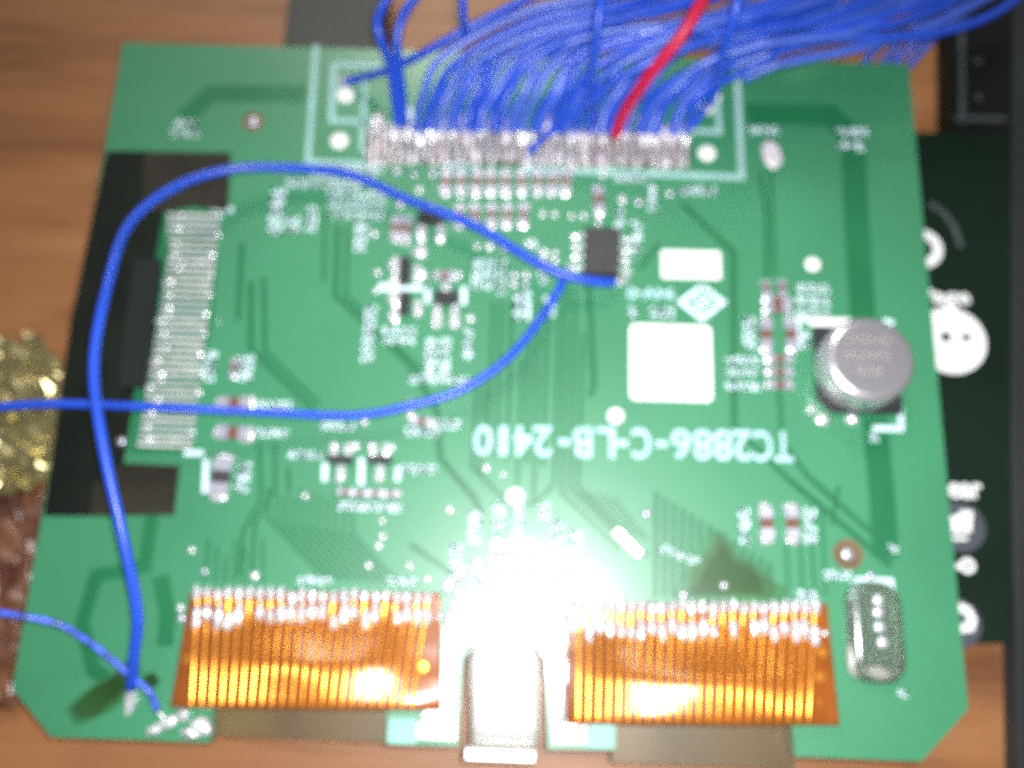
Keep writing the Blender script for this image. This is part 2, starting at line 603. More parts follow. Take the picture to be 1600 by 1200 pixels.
# the diamond emblem
pline([(1097, 447), (1130, 472), (1097, 498), (1064, 472), (1097, 447)], 8, 'silkscreen')
pline([(1084, 472), (1097, 462), (1110, 472), (1097, 483), (1084, 472)], 6, 'silkscreen')
pline([(1090, 466), (1104, 480)], 5, 'silkscreen')
# small printed part numbers, too soft to read
TXT = [((266, 203, 314, 214), 0, 3), ((272, 186, 310, 198), 180, 2), ((1168, 197, 1218, 209), 180, 4), ((1306, 200, 1356, 212), 180, 3),
       ((1310, 220, 1352, 236), 180, 2), ((1060, 291, 1120, 305), 180, 4), ((421, 292, 444, 366), 90, 4), ((446, 338, 468, 366), 90, 2),
       ((479, 322, 496, 362), 90, 3), ((446, 280, 566, 293), 0, 9), ((500, 257, 600, 268), 0, 8), ((486, 268, 590, 279), 0, 8),
       ((510, 298, 604, 310), 0, 8), ((512, 314, 602, 326), 0, 8), ((514, 330, 600, 342), 0, 8), ((555, 346, 572, 392), 90, 3),
       ((567, 476, 586, 566), 90, 6), ((596, 511, 650, 523), 0, 4), ((596, 526, 648, 538), 0, 4), ((664, 528, 682, 588), 90, 4),
       ((686, 528, 704, 588), 90, 4), ((640, 588, 738, 600), 0, 7), ((724, 514, 740, 562), 90, 3), ((738, 404, 753, 452), 90, 3),
       ((757, 404, 772, 452), 90, 3), ((776, 404, 791, 452), 90, 3), ((802, 454, 830, 500), 90, 2), ((840, 420, 856, 444), 90, 2),
       ((850, 462, 868, 494), 90, 2), ((986, 345, 1003, 398), 90, 3), ((960, 326, 975, 358), 90, 2), ((1012, 288, 1026, 330), 90, 3),
       ((960, 272, 1010, 284), 0, 4), ((690, 254, 740, 262), 0, 4), ((830, 374, 840, 390), 0, 1),
       ((982, 479, 996, 497), 180, 1), ((1016, 479, 1054, 497), 180, 3),
       ((1243, 444, 1296, 458), 180, 4), ((1243, 463, 1298, 477), 180, 4), ((1243, 482, 1296, 494), 180, 4),
       ((1133, 556, 1186, 569), 180, 4), ((1133, 575, 1186, 588), 180, 4), ((1133, 597, 1188, 611), 180, 4), ((1161, 494, 1180, 544), 90, 3),
       ((1250, 518, 1266, 546), 90, 2), ((319, 548, 338, 596), 90, 3), ((376, 554, 396, 596), 90, 3), ((404, 626, 456, 640), 0, 4),
       ((402, 670, 450, 683), 0, 4), ((368, 722, 392, 768), 90, 3), ((450, 704, 504, 717), 0, 4), ((500, 660, 556, 673), 0, 4),
       ((626, 726, 682, 740), 0, 4), ((632, 668, 686, 682), 0, 4), ((664, 655, 720, 670), 0, 4), ((528, 784, 578, 798), 0, 4),
       ((580, 786, 626, 800), 0, 4), ((466, 900, 520, 914), 0, 4), ((604, 902, 650, 914), 0, 3), ((1155, 792, 1172, 850), 90, 3),
       ((1257, 794, 1276, 850), 90, 3), ((1288, 892, 1330, 906), 180, 3), ((1246, 922, 1278, 940), 180, 2), ((1360, 676, 1372, 690), 0, 1),
       ((702, 850, 722, 910), 90, 4), ((732, 798, 752, 850), 90, 3), ((770, 786, 788, 832), 90, 3), ((800, 790, 818, 846), 90, 4),
       ((842, 784, 860, 812), 90, 2), ((862, 812, 880, 852), 90, 3), ((892, 828, 910, 880), 90, 3), ((776, 452, 792, 460), 0, 1),
       ((1388, 850, 1404, 864), 0, 1), ((1402, 1078, 1420, 1090), 0, 1), ((340, 500, 346, 508), 0, 1)]
for rect, rot, n in TXT:
    vs, fs = scribble(n)
    place_print(vs, fs, rect, rot, 0.07, 'printed_text', 'silkscreen', board)
# a slanted run of print
for i, (x, y) in enumerate(((1036, 857), (1050, 862), (1064, 868), (1078, 874), (1092, 877))):
    vs, fs = scribble(1)
    place_print(vs, fs, (x - 6, y - 6, x + 6, y + 6), 0, 0.07, 'printed_text', 'silkscreen', board)


# round pads, holes and vias -------------------------------------------
def pad(px, py, r, material='tin', dome=0.25, name='round_pad'):
    a, b = mm(px, py)
    r = r * a
    c = P(px, py, 0.02)
    o = MB().lathe(c, [(r, 0), (r, 0.05), (r * 0.8, 0.05 + dome * 0.6), (r * 0.4, 0.05 + dome)], 14)
    return o.build(name, material, board, True)


for x, y, r in ((540, 148, 14), (530, 220, 14), (1104, 168, 12), (1118, 150, 9), (1105, 239, 14), (962, 650, 13), (1270, 413, 12), (805, 776, 14)):
    pad(x, y, r, 'white_paint', 0.15)
for x, y, r, rr in ((395, 190, 9, 17), (1325, 866, 10, 24)):
    c = P(x, y, 0.02)
    a, _ = mm(x, y)
    MB().lathe(c, [(rr * a, 0), (rr * a, 0.03), (rr * a * 0.55, 0.035)], 18).build('pad_ring', 'flux_brown', board)
    pad(x, y, r, 'terminal', 0.2)
for x, y in ((1010, 803), (1131, 915), (1068, 930), (703, 797), (597, 814), (598, 838), (592, 853), (576, 884), (477, 775), (760, 732), (786, 742),
             (620, 268), (647, 274), (676, 272), (655, 297), (572, 240), (625, 320), (1046, 303), (972, 312), (998, 316), (942, 274), (590, 426),
             (612, 413), (612, 440), (588, 455), (612, 464), (612, 493), (584, 366), (826, 380), (848, 335), (867, 335), (893, 338), (912, 338),
             (850, 395), (867, 396), (850, 408), (867, 408), (803, 430), (822, 430), (803, 444), (822, 444), (935, 348), (745, 385), (765, 386),
             (787, 388), (522, 697), (555, 697), (580, 697), (612, 700), (570, 660), (640, 628), (642, 650), (190, 690), (1360, 900),
             (700, 428), (716, 430), (698, 460), (735, 498), (300, 860), (320, 893), (398, 900), (282, 950), (284, 966), (686, 965),
             (640, 885), (668, 905), (742, 880), (846, 885), (893, 908), (866, 874), (1288, 990), (1336, 958), (1330, 1000), (1338, 1050)):
    pad(x, y, random.uniform(5.5, 7.5), random.choice(['tin', 'terminal', 'tin']), 0.3, 'via')
c, w, h = span(1190, 216, 1222, 264)
MB().blob(Vector((c.x, c.y, 0.02)), w / 2, h / 2, 0.25, 0.2).build('solder_smear', 'tin_dull', board)


# two-ended chip parts ---------------------------------------------------
def chip_part(px, py, length, width, vertical, bright=0, body='ceramic_brown', height=0.55):
    """bright: 0 none, 1 first end, 2 second end, 3 both, with a fat shiny joint."""
    a, b = mm(px, py)
    L_, W_ = (length * b, width * a) if vertical else (length * a, width * b)
    c = P(px, py, 0.02)
    ang = math.radians(90) if vertical else 0.0
    ang += random.uniform(-0.06, 0.06)
    o = MB().box(c, L_ * 0.5, W_ * 0.86, height, ang, 0.06).build('chip_part', body, board)
    d = Vector((math.cos(ang), math.sin(ang), 0))
    for s in (-1, 1):
        q = c + d * s * L_ * 0.32
        t = MB().box(q, L_ * 0.34, W_, height + 0.05, ang, 0.1).build('terminal', 'terminal', o)
        j = MB().blob(c + d * s * L_ * 0.5, L_ * 0.17, W_ * 0.55, height * 0.7, ang, 0.2)
        j.build('solder_joint', 'tin', o)
    return o


for x in (697, 720, 745, 767, 790, 815, 840, 863, 884):
    chip_part(x, 286, 34, 17, True)
for x in (718, 742, 768, 792, 818):
    chip_part(x, 338, 32, 17, True)
chip_part(935, 314, 38, 18, True)
chip_part(1196, 452, 22, 14, True)
chip_part(1221, 452, 22, 14, True)
for y in (470, 484):
    chip_part(1214, y, 36, 13, False)
chip_part(1196, 524, 44, 20, True)
chip_part(1236, 524, 44, 20, True)
for y in (562, 582, 602):
    chip_part(1217, y, 36, 14, False)
chip_part(1197, 818, 50, 22, True)
chip_part(1237, 818, 50, 22, True)
chip_part(368, 632, 50, 22, False)
chip_part(366, 677, 50, 22, False)
chip_part(346, 746, 58, 30, True, body='chip_black', height=0.7)
for x, y in ((541, 770), (564, 771), (588, 772), (612, 773)):
    chip_part(x, y, 24, 12, False)
chip_part(800, 866, 40, 20, True)
chip_part(776, 866, 40, 18, True)
chip_part(828, 866, 40, 18, True)
chip_part(620, 358, 34, 18, True)
chip_part(636, 360, 34, 14, True)
chip_part(695, 432, 28, 14, False)
chip_part(368, 576, 26, 14, True)
chip_part(660, 660, 30, 14, False)


# small black transistors
def transistor(px, py, w, h, legs, mid=None):
    c, W_, H_ = span(px - w / 2, py - h / 2, px + w / 2, py + h / 2, 0.15)
    o = MB().box(c, W_, H_, 0.95, 0, 0.12).build('transistor', 'chip_dark', board)
    for (x, y) in legs:
        q = P(x, y, 0.02)
        a, b = mm(x, y)
        MB().box(q, 11 * a, 20 * b, 0.3, 0, 0.05).build('leg', 'tin', o)
        MB().blob(q - Vector((0, 6 * b, 0)), 8 * a, 11 * b, 0.4).build('solder_joint', 'tin', o)
    return o


transistor(674, 344, 42, 18, ((659, 364), (689, 364), (674, 328)))
transistor(698, 468, 38, 20, ((683, 488), (711, 488), (697, 452)))
transistor(533, 719, 38, 13, ((533, 738), (522, 704), (544, 704)))
transistor(594, 719, 36, 13, ((594, 738), (583, 704), (604, 704)))
transistor(633, 426, 16, 42, ((652, 426), (618, 413), (618, 440)))
transistor(633, 476, 16, 34, ((653, 480), (618, 464), (618, 490)))
for x, y, rx, ry in ((658, 362, 9, 14), (657, 394, 12, 11), (656, 428, 13, 9), (682, 506, 9, 9), (710, 506, 9, 9), (382, 684, 9, 9), (346, 770, 10, 10),
                     (1284, 656, 12, 9), (1331, 656, 11, 9), (1266, 642, 7, 8), (745, 884, 12, 16), (846, 886, 12, 16), (893, 900, 14, 16), (800, 892, 16, 12)):
    a, b = mm(x, y)
    MB().blob(P(x, y, 0.02), rx * a, ry * b, 0.55).build('solder_joint', 'tin', board)

# the eight-legged chip
c, w, h = span(912, 362, 967, 434, 0.2)
chip = MB().box(c, w, h, 1.5, -0.02, 0.2).build('chip', 'chip_black', board)
chip['label'] = 'square black chip with eight legs'
for y in (368, 384, 400, 416):
    for x, s in ((902, -1), (977, 1)):
        y2 = y + (3 if s < 0 else 8)
        a, b = mm(x, y2)
        q = P(x, y2, 0.02)
        MB().ribbon([q + Vector((-s * 0.9, 0, 0.75)), q + Vector((-s * 0.35, 0, 0.7)), q + Vector((0.0, 0, 0.16)), q + Vector((s * 0.5, 0, 0.1))], 0.5, 0.12).build('leg', 'tin', chip)
        MB().blob(q + Vector((s * 0.2, 0, 0)), 0.65, 0.42, 0.35).build('solder_joint', 'tin', chip)

# the round aluminium capacitor
base_c, bw, bh = span(1272, 514, 1400, 646)
capacitor = bpy.data.objects.new('electrolytic_capacitor', None)
col.objects.link(capacitor)
capacitor.parent = board
capacitor.location = base_c * S - board.location
capacitor['label'] = 'round silver capacitor on a square black base'


def world_build(mb, name, material, parent, smooth=None):
    """like MB.build for a parent that is itself a child"""
    return mb.build(name, material, parent, smooth)


oct_ = []
hw, hh, ch_ = bw / 2, bh / 2, bw * 0.16
for x, y in ((-hw, -hh + ch_), (-hw + ch_, -hh), (hw, -hh), (hw, hh), (-hw + 0.1, hh), (-hw, hh - 0.1)):
    oct_.append(base_c + Vector((x, y, 0.9)))
MB().prism(oct_, 0.85).build('base_plate', 'cap_base', capacitor)
rc = bw / 2 * 1.07
can = MB().lathe(base_c, [(rc * 0.97, 0.95), (rc, 1.15), (rc, 1.7), (rc * 0.985, 1.85), (rc * 0.93, 2.05), (rc * 0.985, 2.25), (rc, 2.4), (rc, 4.0), (rc * 0.985, 4.4), (rc * 0.94, 4.75),
                          (rc * 0.82, 5.0)], 56)
can.build('can', 'aluminium', capacitor, True)
MB().lathe(base_c, [(rc * 0.80, 4.9), (rc * 0.80, 5.015), (rc * 0.4, 5.02)], 48).build('can_top', 'cap_top', capacitor)
for rect, n in (((1322, 524, 1392, 538), 6), ((1318, 548, 1390, 562), 7), ((1338, 572, 1378, 586), 3)):
    c, w, h = span(rect[0], rect[1], rect[2], rect[3], 5.05)
    vs, fs = scribble(n, 0.16)
    place_print(vs, fs, rect, 180, 5.05, 'printed_text', 'cap_ink', capacitor)

# the flat connector with its row of tinned pins
conn = bpy.data.objects.new('flat_connector', None)
col.objects.link(conn)
conn.parent = board
conn.location = P(280, 520) * S - board.location
conn['label'] = 'row of pale tinned pins of the flat side connector'
MB().prism([P(x, y, 0.9) for x, y in ((210, 404), (250, 404), (240, 500), (226, 604), (186, 604), (196, 500))], 0.85).build('connector_body', 'connector_body', conn)
patch([(250, 330), (344, 330), (298, 708), (200, 708)], 0.05, 'side_gap', 'mask_over_gap')
NP = 36
for i in range(NP):
    t = (i + 0.5) / NP
    y = 332 + 370 * t
    xl, xr = 276 - 62 * t, 346 - 46 * t
    if i < 4:
        xl = 262
    a, b = mm((xl + xr) / 2, y)
    w = (xr - xl) * a
    MB().box(P((xl + xr) / 2, y, 0.02), w, (4.4 + 2.4 * noise.noise(Vector((i * 0.37, 1, 0)))) * b, 0.22, random.uniform(-0.03, 0.01), 0.05).build('pin', 'tin' if noise.noise(Vector((i * 0.33, 5, 0))) > 0.0 else 'tin_dull', conn)
    if i % 2 == 0 or i in (7, 15, 25):
        MB().blob(P(xl + random.uniform(2, 20), y, 0.1), 0.75, 0.34, 0.32).build('solder_joint', 'tin', conn)
    if i % 3 == 0:
        MB().blob(P(xr - random.uniform(0, 8), y, 0.1), 0.55, 0.32, 0.28).build('solder_joint', 'tin', conn)

# the long row of soldered pins where the wire fan lands
row = bpy.data.objects.new('header_row', None)
col.objects.link(row)
row.parent = board
row.location = P(830, 228) * S - board.location
row['label'] = 'lumpy row of soldered pins along the top edge'
patch([(572, 196), (1078, 204), (1080, 262), (570, 254)], 0.05, 'dark_patch', 'row_flux')
NR = 40
for i in range(NR):
    x = 584 + (1070 - 584) * i / (NR - 1)
    y = 226 + (x - 584) * 0.014
    a, b = mm(x, y)
    MB().box(P(x, y, 0.02), 5.5 * a, random.uniform(44, 72) * b, 0.35, random.uniform(-0.06, 0.06), 0.06).build('pin', 'tin' if noise.noise(Vector((i * 0.31, 2, 0))) > 0.02 else 'tin_dull', row)
    MB().blob(P(x + random.uniform(-3, 3), y - 20 + random.uniform(-16, 8), 0.15), random.uniform(5, 9) * a, random.uniform(12, 20) * b, random.uniform(0.7, 1.5), 0, 0.3).build('solder_joint', 'tin_dull' if noise.noise(Vector((i * 0.4, 7, 0))) > 0.1 else 'tin', row)
    if i % 2:
        MB().blob(P(x + random.uniform(-3, 3), y + random.uniform(10, 26), 0.15), 5.5 * a, random.uniform(8, 14) * b, random.uniform(0.4, 0.8), 0, 0.3).build('solder_joint', 'tin_dull' if i % 4 == 1 else 'tin', row)

# the joints of the three separate wires
for x, y, rx, ry, ang in ((205, 1094, 9, 26, 0.0), (262, 1130, 22, 10, 0.35), (287, 1116, 10, 10, 0), (314, 1136, 15, 18, 0.2), (240, 1142, 12, 7, 0), (300, 1146, 18, 8, 0),
                          (540, 128, 14, 8, 0.3), (968, 441, 9, 7, 0)):
    a, b = mm(x, y)
    MB().blob(P(x, y, 0.03), rx * a, ry * b, 0.8, ang, 0.25).build('solder_joint', 'tin', board)

# tinned copper round the slot in the lower edge
patch([(712, 936), (744, 940), (738, 996), (716, 1016), (712, 1156), (640, 1152), (606, 1150), (660, 1120), (690, 1060), (694, 980)], 0.09, 'tinned_area', 'tin_dull')
patch([(838, 940), (874, 938), (888, 960), (890, 1060), (886, 1120), (950, 1130), (956, 1160), (866, 1160), (858, 1020), (842, 1000)], 0.09, 'tinned_area', 'tin_dull')
patch([(744, 936), (838, 940), (836, 1000), (742, 998)], 0.09, 'tinned_area', 'tin_dull')
for x, y, rx, ry in ((736, 1002, 16, 14), (846, 1004, 16, 14), (705, 980, 9, 40), (880, 1000, 9, 50), (704, 1090, 10, 46), (876, 1090, 10, 50), (790, 960, 34, 20),
                     (668, 1128, 16, 9), (760, 904, 16, 12), (832, 906, 16, 12), (720, 892, 12, 14), (798, 912, 14, 10), (868, 896, 12, 14), (888, 930, 10, 12), (700, 916, 10, 14), (910, 1136, 10, 10), (760, 930, 14, 12), (824, 930, 14, 12), (720, 930, 10, 18), (862, 930, 12, 18)):
    a, b = mm(x, y)
    MB().blob(P(x, y, 0.1), rx * a, ry * b, 0.6, 0, 0.2, 14, 7).build('solder_joint', 'tin', board)
for rect in ((606, 1122, 652, 1162), (914, 1126, 958, 1168)):
    c, w, h = span(*rect, 0.13)
    MB().prism(rrect(c, w, h, 0.3), 0.04).build('bare_pad', 'bare_teal', board)

# ------------------------------------------------------------------ the shiny metal can in the slot
xtal = thing('crystal_can', P(790, 1100, -1.6), 'shiny metal can lying flat in the slot of the board between the ribbon cables', 'metal can')
body = MB()
N, prof = 28, []
yy = [(1006, 0.62), (1010, 0.80), (1018, 0.92), (1030, 0.985), (1046, 1.0), (1090, 0.97), (1130, 0.945), (1164, 0.95)]
vs = []
for (py, k) in yy:
    c = P(789, py, 1.2)
    a, _ = mm(789, py, 1.2)
    hw, hz = 57 * a * k, 1.7 * min(1, 0.35 + k * 0.65)
    for i in range(N):
        t = 2 * math.pi * i / N
        sx, sz = math.copysign(abs(math.cos(t)) ** 0.32, math.cos(t)), math.copysign(abs(math.sin(t)) ** 0.5, math.sin(t))
        vs.append(Vector((c.x + hw * sx, c.y, 0.3 + hz * sz)))
fs = []
for j in range(len(yy) - 1):
    for i in range(N):
        a_, b_ = j * N + i, j * N + (i + 1) % N
        fs.append([b_, a_, a_ + N, b_ + N])
fs.append([i for i in range(N)])
fs.append([(len(yy) - 1) * N + N - 1 - i for i in range(N)])
body.add(vs, fs)
body.build('can', 'can_metal', xtal, True)
c, w, h = span(727, 1166, 838, 1188, 0.3)
MB().box(Vector((c.x, c.y, -1.7)), w, h, 4.0, 0, 0.25).build('flange', 'can_metal', xtal)

# ------------------------------------------------------------------ the two orange ribbon cables


def ribbon_cable(label, n, top_x, top_dx, bot_x, bot_dx, tl, tr, bl, br, y_top, y_bot, slope, fold, bulge):
    t = thing('ribbon_cable', P((tl + tr) / 2, y_top), label, 'ribbon cable', 'orange ribbon cables on the lower edge of the board')
    prof = [(0.0, 0.22), (0.12, 0.24), (0.24, 0.28), (0.36, 0.40), (0.48, 0.60), (0.60, 0.80), (0.72, 0.98), (0.82, 1.05), (0.92, 1.08), (0.985, 1.0), (1.0, 0.7), (1.003, -0.9), (0.995, -2.6)]

    def at(x, v, z, lift=0.0):
        y = y_top + (y_bot - y_top) * v + slope * (x - tl)
        u = min(1, max(0, (x - tl) / (tr - tl)))
        k = max(0, min(1, (v - 0.22) / 0.4))                   # the loose part bulges and ripples
        z += k * (bulge * math.sin(math.pi * u) + 0.42 * noise.noise(Vector((x * 0.010, v * 2.0, tl * 0.01))))
        return P(x, y, z + lift)
    pr = []
    for (v0, z0), (v1, z1) in zip(prof, prof[1:]):
        pr += [(v0 + (v1 - v0) * q / 3, z0 + (z1 - z0) * q / 3) for q in range(3)]
    prof = pr + [prof[-1]]
    # the film
    K = 72
    vs, fs = [], []
    for (v, z) in prof:
        for i in range(K + 1):
            u = i / K
            x = (tl + (tr - tl) * u) * (1 - v) + (bl + (br - bl) * u) * v
            vs.append(at(x, v, z))
    for j in range(len(prof) - 1):
        for i in range(K):
            a, b = j * (K + 1) + i, j * (K + 1) + i + 1
            fs.append([a, a + K + 1, b + K + 1, b])
    film = MB().add(vs, fs)
    o = film.build('film', 'polyimide', t, True)
    md = o.modifiers.new('thickness', 'SOLIDIFY')
    md.thickness = 0.008
    md.offset = -1
    # the copper conductors, each a strip of its own, and its joint
    for i in range(n):
        pts = []
        vs, fs = [], []
        for (v, z) in prof[:-1]:
            x = (top_x + top_dx * i) * (1 - v) + (bot_x + bot_dx * i) * v
            w = 4.1 + 0.5 * noise.noise(Vector((x * 0.3, v * 3, 5)))
            vs += [at(x - w, v, z, 0.01), at(x - w * 0.6, v, z, 0.13), at(x + w * 0.6, v, z, 0.13), at(x + w, v, z, 0.01)]
        for j in range(len(prof) - 2):
            for q in range(3):
                a = j * 4 + q
                fs.append([a, a + 4, a + 5, a + 1])
        MB().add(vs, fs).build('conductor', 'copper', t, True)
        x = top_x + top_dx * i
        a, b = mm(x, y_top)
        y = y_top + slope * (x - tl)
        MB().blob(P(x, y + random.uniform(2, 10), 0.25), 6.0 * a, random.uniform(10, 15) * b, 0.5, 0, 0.3).build('solder_joint', 'tin', t)
        if random.random() < 0.85:
            MB().blob(P(x + random.uniform(-1, 1), y + random.uniform(32, 52), 0.36), 6.4 * a, random.uniform(12, 21) * b, 0.55, 0, 0.3).build('solder_joint', 'tin', t)
    # the dull flat length of cable past the fold
    x0, y0, x1, y1 = fold
    c, w, h = span(x0, y0, x1, y1, -3.0)
    MB().prism(rrect(c, w, h, 0.2), 0.3).build('lower_fold', 'film_olive', t)
    return t


rib1 = ribbon_cable('orange copper-striped ribbon cable beside the big wire loop, darker of the two', 23, 308, 16.4, 297, 15.7, 298, 688, 266, 690, 922, 1106, 0.012, (330, 1090, 606, 1154), 1.3)
rib2 = ribbon_cable('orange copper-striped ribbon cable with blinding glare, near the clear lump', 24, 906, 16.0, 902, 15.8, 888, 1292, 884, 1312, 942, 1132, 0.004, (956, 1110, 1240, 1196), 2.1)
for x, y, z, t in ((292, 1030, .95, rib1), (660, 1042, 1.0, rib1), (654, 1070, 1.1, rib1), (1286, 1020, .9, rib2), (1282, 1058, 1.2, rib2), (1276, 1098, 1.1, rib2)):
    a, _ = mm(x, y)
    MB().lathe(P(x, y, z + 0.02), [(8 * a, 0), (8 * a, 0.08), (4 * a, 0.09)], 16).build('rivet', 'copper', t)

# ------------------------------------------------------------------ the clear lump
lump = thing('glue_lump', P(1366, 980), 'clear glossy lump over a row of shiny pins by the board corner', 'lump')
lc, lw, lh = span(1322, 908, 1408, 1066)
pts = rrect(Vector((lc.x, lc.y, 0)), lw, lh, lw * 0.38, 6)
vs, fs = [], []
layers = [(1.0, 0.05), (1.0, 0.5), (0.95, 1.0), (0.84, 1.35), (0.66, 1.5)]
for (k, z) in layers:
    for p in pts:
        vs.append(Vector((lc.x + (p.x - lc.x) * k, lc.y + (p.y - lc.y) * (k + (1 - k) * 0.4), z + 0.1 * noise.noise(p * 0.4))))
n_ = len(pts)
for j in range(len(layers) - 1):
    for i in range(n_):
        a_, b_ = j * n_ + i, j * n_ + (i + 1) % n_
        fs.append([a_, b_, b_ + n_, a_ + n_])
fs.append([(len(layers) - 1) * n_ + i for i in range(n_)])
fs.append([n_ - 1 - i for i in range(n_)])
MB().add(vs, fs).build('glue_body', 'glue_clear', lump, True)
c, w, h = span(1346, 916, 1386, 1036, 0.05)
MB().box(Vector((c.x, c.y, 0.12)), w, h, 0.5, 0, 0.1).build('buried_part', 'mask_over_gap', lump)
for x, y in ((1371, 938), (1371, 957), (1373, 980), (1378, 1004)):
    MB().lathe(P(x, y, 1.3), [(0.62, 0), (0.62, 0.2), (0.5, 0.42), (0.2, 0.52)], 14).build('pin', 'tin', lump, True)
MB().blob(P(1372, 1050, 1.0), 2.2, 0.9, 0.5).build('glue_bead', 'glue_edge', lump)
MB().blob(P(1334, 1030, 0.6), 0.8, 2.2, 0.5).build('glue_bead', 'glue_edge', lump)

# ------------------------------------------------------------------ black tape on the side of the board
t1 = MB().prism([P(x, y, 0.14) for x, y in ((166, 236), (236, 236), (256, 334), (228, 480), (206, 640), (180, 806), (68, 806), (112, 500))], 0.1)
tag(t1.build('black_tape', 'tape_black'), 'long black tape strip along the board edge under the blue loop', 'tape', 'pieces of black tape on the board')
t2 = MB().prism([P(x, y, 0.26) for x, y in ((226, 237), (360, 238), (356, 330), (300, 322), (262, 330), (222, 330))], 0.1)
tag(t2.build('black_tape', 'tape_brown'), 'short brownish black tape piece above the row of pale pins', 'tape', 'pieces of black tape on the board')
t3 = MB().prism([P(x, y, 0.26) for x, y in ((176, 732), (200, 724), (280, 728), (272, 804), (140, 806), (146, 760))], 0.1)
tag(t3.build('black_tape', 'tape_brown'), 'wrinkled brownish black tape piece below the row of pale pins', 'tape', 'pieces of black tape on the board')


# ------------------------------------------------------------------ wires
def wire(pts, r, label, material='wire_blue', group=None, name='wire', bare=None, step=8, bare2=None):
    w = thing(name, P(*pts[0]), label, 'wire', group)
    q = [P(*p) + Vector((random.uniform(-.22, .22), random.uniform(-.22, .22), random.uniform(-.1, .1))) * (1 if 0 < k < len(pts) - 1 else 0) for k, p in enumerate(pts)]
    MB().tube(q, r, 10, step).build('insulation', material, w)
    if bare2:
        MB().tube([P(*p) for p in bare2], r * 0.5, 8, 4).build('bare_end', 'tin', w)
    if bare:
        MB().tube([P(*p) for p in bare], r * 0.5, 8, 4).build('bare_end', 'tin', w)
    return w


wire([(205, 1076, 1.4), (212, 1020, 4), (213, 955, 6.5), (190, 840, 9.5), (158, 700, 11.5), (148, 570, 12), (164, 450, 12), (204, 352, 9), (276, 290, 6), (362, 264, 3.8),
      (450, 260, 2.8), (545, 274, 2.5), (640, 310, 2.5), (740, 352, 2.6), (830, 402, 2.8), (884, 427, 2.6), (930, 437, 2), (960, 441, 1.0)], 0.58,
     'thick blue wire in a tall loop from the chip to the lower corner joint', bare=[(205, 1076, 1.4), (205, 1090, 0.8), (205, 1108, 0.4)], bare2=[(960, 441, 1.0), (970, 440, 0.7), (982, 434, 0.35)])
wire([(-40, 638, 7), (90, 634, 6), (250, 637, 5), (400, 645, 3), (550, 648, 2.2), (640, 636, 2), (720, 608, 2), (790, 562, 2), (840, 506, 1.8), (872, 458, 1.5),
      (886, 424, 1.2)], 0.50, 'blue wire crossing the pale pins then bending up towards the chip', bare=[(886, 424, 1.2), (890, 412, 0.5)])
wire([(-40, 952, 6), (30, 958, 6), (95, 976, 4), (150, 1008, 3), (200, 1050, 2), (232, 1084, 1.6), (246, 1110, 0.6)], 0.36,
     'thin speckled blue wire running in over the lower corner of the board', 'wire_twist', bare=[(246, 1110, 0.6), (262, 1130, 0.4)])
wire([(962, 212, 1.0), (975, 180, 4), (1010, 118, 10), (1060, 58, 14), (1100, 0, 16), (1130, -60, 17)], 0.72, 'red wire standing out of the blue wire fan', 'wire_red')
wire([(540, 128, 0.8), (566, 120, 2), (600, 110, 5), (650, 90, 8), (720, 50, 10), (800, 10, 11), (900, -40, 11)], 0.5,
     'blue wire rising from the lone bright pad beside the fan')
wire([(622, 196, 1.2), (618, 150, 4), (612, 100, 8), (594, 60, 11), (592, 25, 12), (615, -15, 12), (660, -50, 11)], 0.55, 'outermost blue wire of the fan, curling back over the dark box')
wire([(632, 196, 1.2), (627, 140, 5), (622, 90, 9), (622, 50, 11), (640, 10, 12), (680, -40, 11)], 0.55, 'second blue wire of the fan, curling up over the wood gap')
wire([(826, 240, 1.6), (850, 214, 3), (880, 190, 5), (930, 150, 8), (1000, 108, 11), (1100, 60, 13), (1240, 0, 14), (1340, -40, 14)], 0.42,
     'thin blue wire lying across the solder row into the fan')
wire([(720, -40, 16), (722, 0, 15), (727, 38, 12), (730, 60, 9)], 0.45, 'short upright blue wire dropping into the fan over the wood gap')
wire([(945, -40, 18), (938, 20, 17), (926, 90, 13), (924, 150, 7), (930, 190, 2)], 0.5, 'upright blue wire crossing the middle of the fan')
wire([(1160, -40, 18), (1150, 20, 16), (1132, 80, 12), (1118, 140, 6), (1098, 176, 2), (1080, 200, 1)], 0.52, 'upright blue wire at the outer end of the fan beside the red wire')

NW = 33
for i in range(NW):
    t = i / (NW - 1)
    x = 646 + (1072 - 646) * t + random.uniform(-4, 4)
    lay = random.random()
    h = 2 + 5 * lay
    lean = 10 + 26 * t + 10 * random.random()
    y1 = 150 - 14 * random.random()
    y2 = 96 - 22 * random.random() + 8 * t
    sx = 200 + 110 * random.random() + 30 * t
    pts = [(x, 204 + (x - 646) * 0.014, 1.2), (x + lean * 0.3, (204 + y1) / 2, 1.2 + h * 0.35), (x + lean, y1, 1.5 + h * 0.7), (x + lean * 2.2 + 14, y2, 2.5 + h)]
    ex, ey = x + lean * 2 + sx, random.uniform(-20, 46) * (0.55 + 0.45 * t) + 18 * t - 10 * (1 - t)
    mx, my = (pts[-1][0] * 0.52 + ex * 0.48), y2 + (ey - y2) * 0.66
    pts += [(mx, my, 4 + h * 1.1), (ex, ey, 5 + h), (ex + 120, ey - 62 + random.uniform(-12, 12), 4 + h), (ex + 210, ey - 160, 3 + h)]
    wire(pts, random.uniform(0.42, 0.54), 'blue insulated wire in the dense fan soldered along the top edge of the board',
         'wire_blue' if random.random() < 0.45 else 'wire_blue_pale', 'blue wires of the dense fan', step=6)
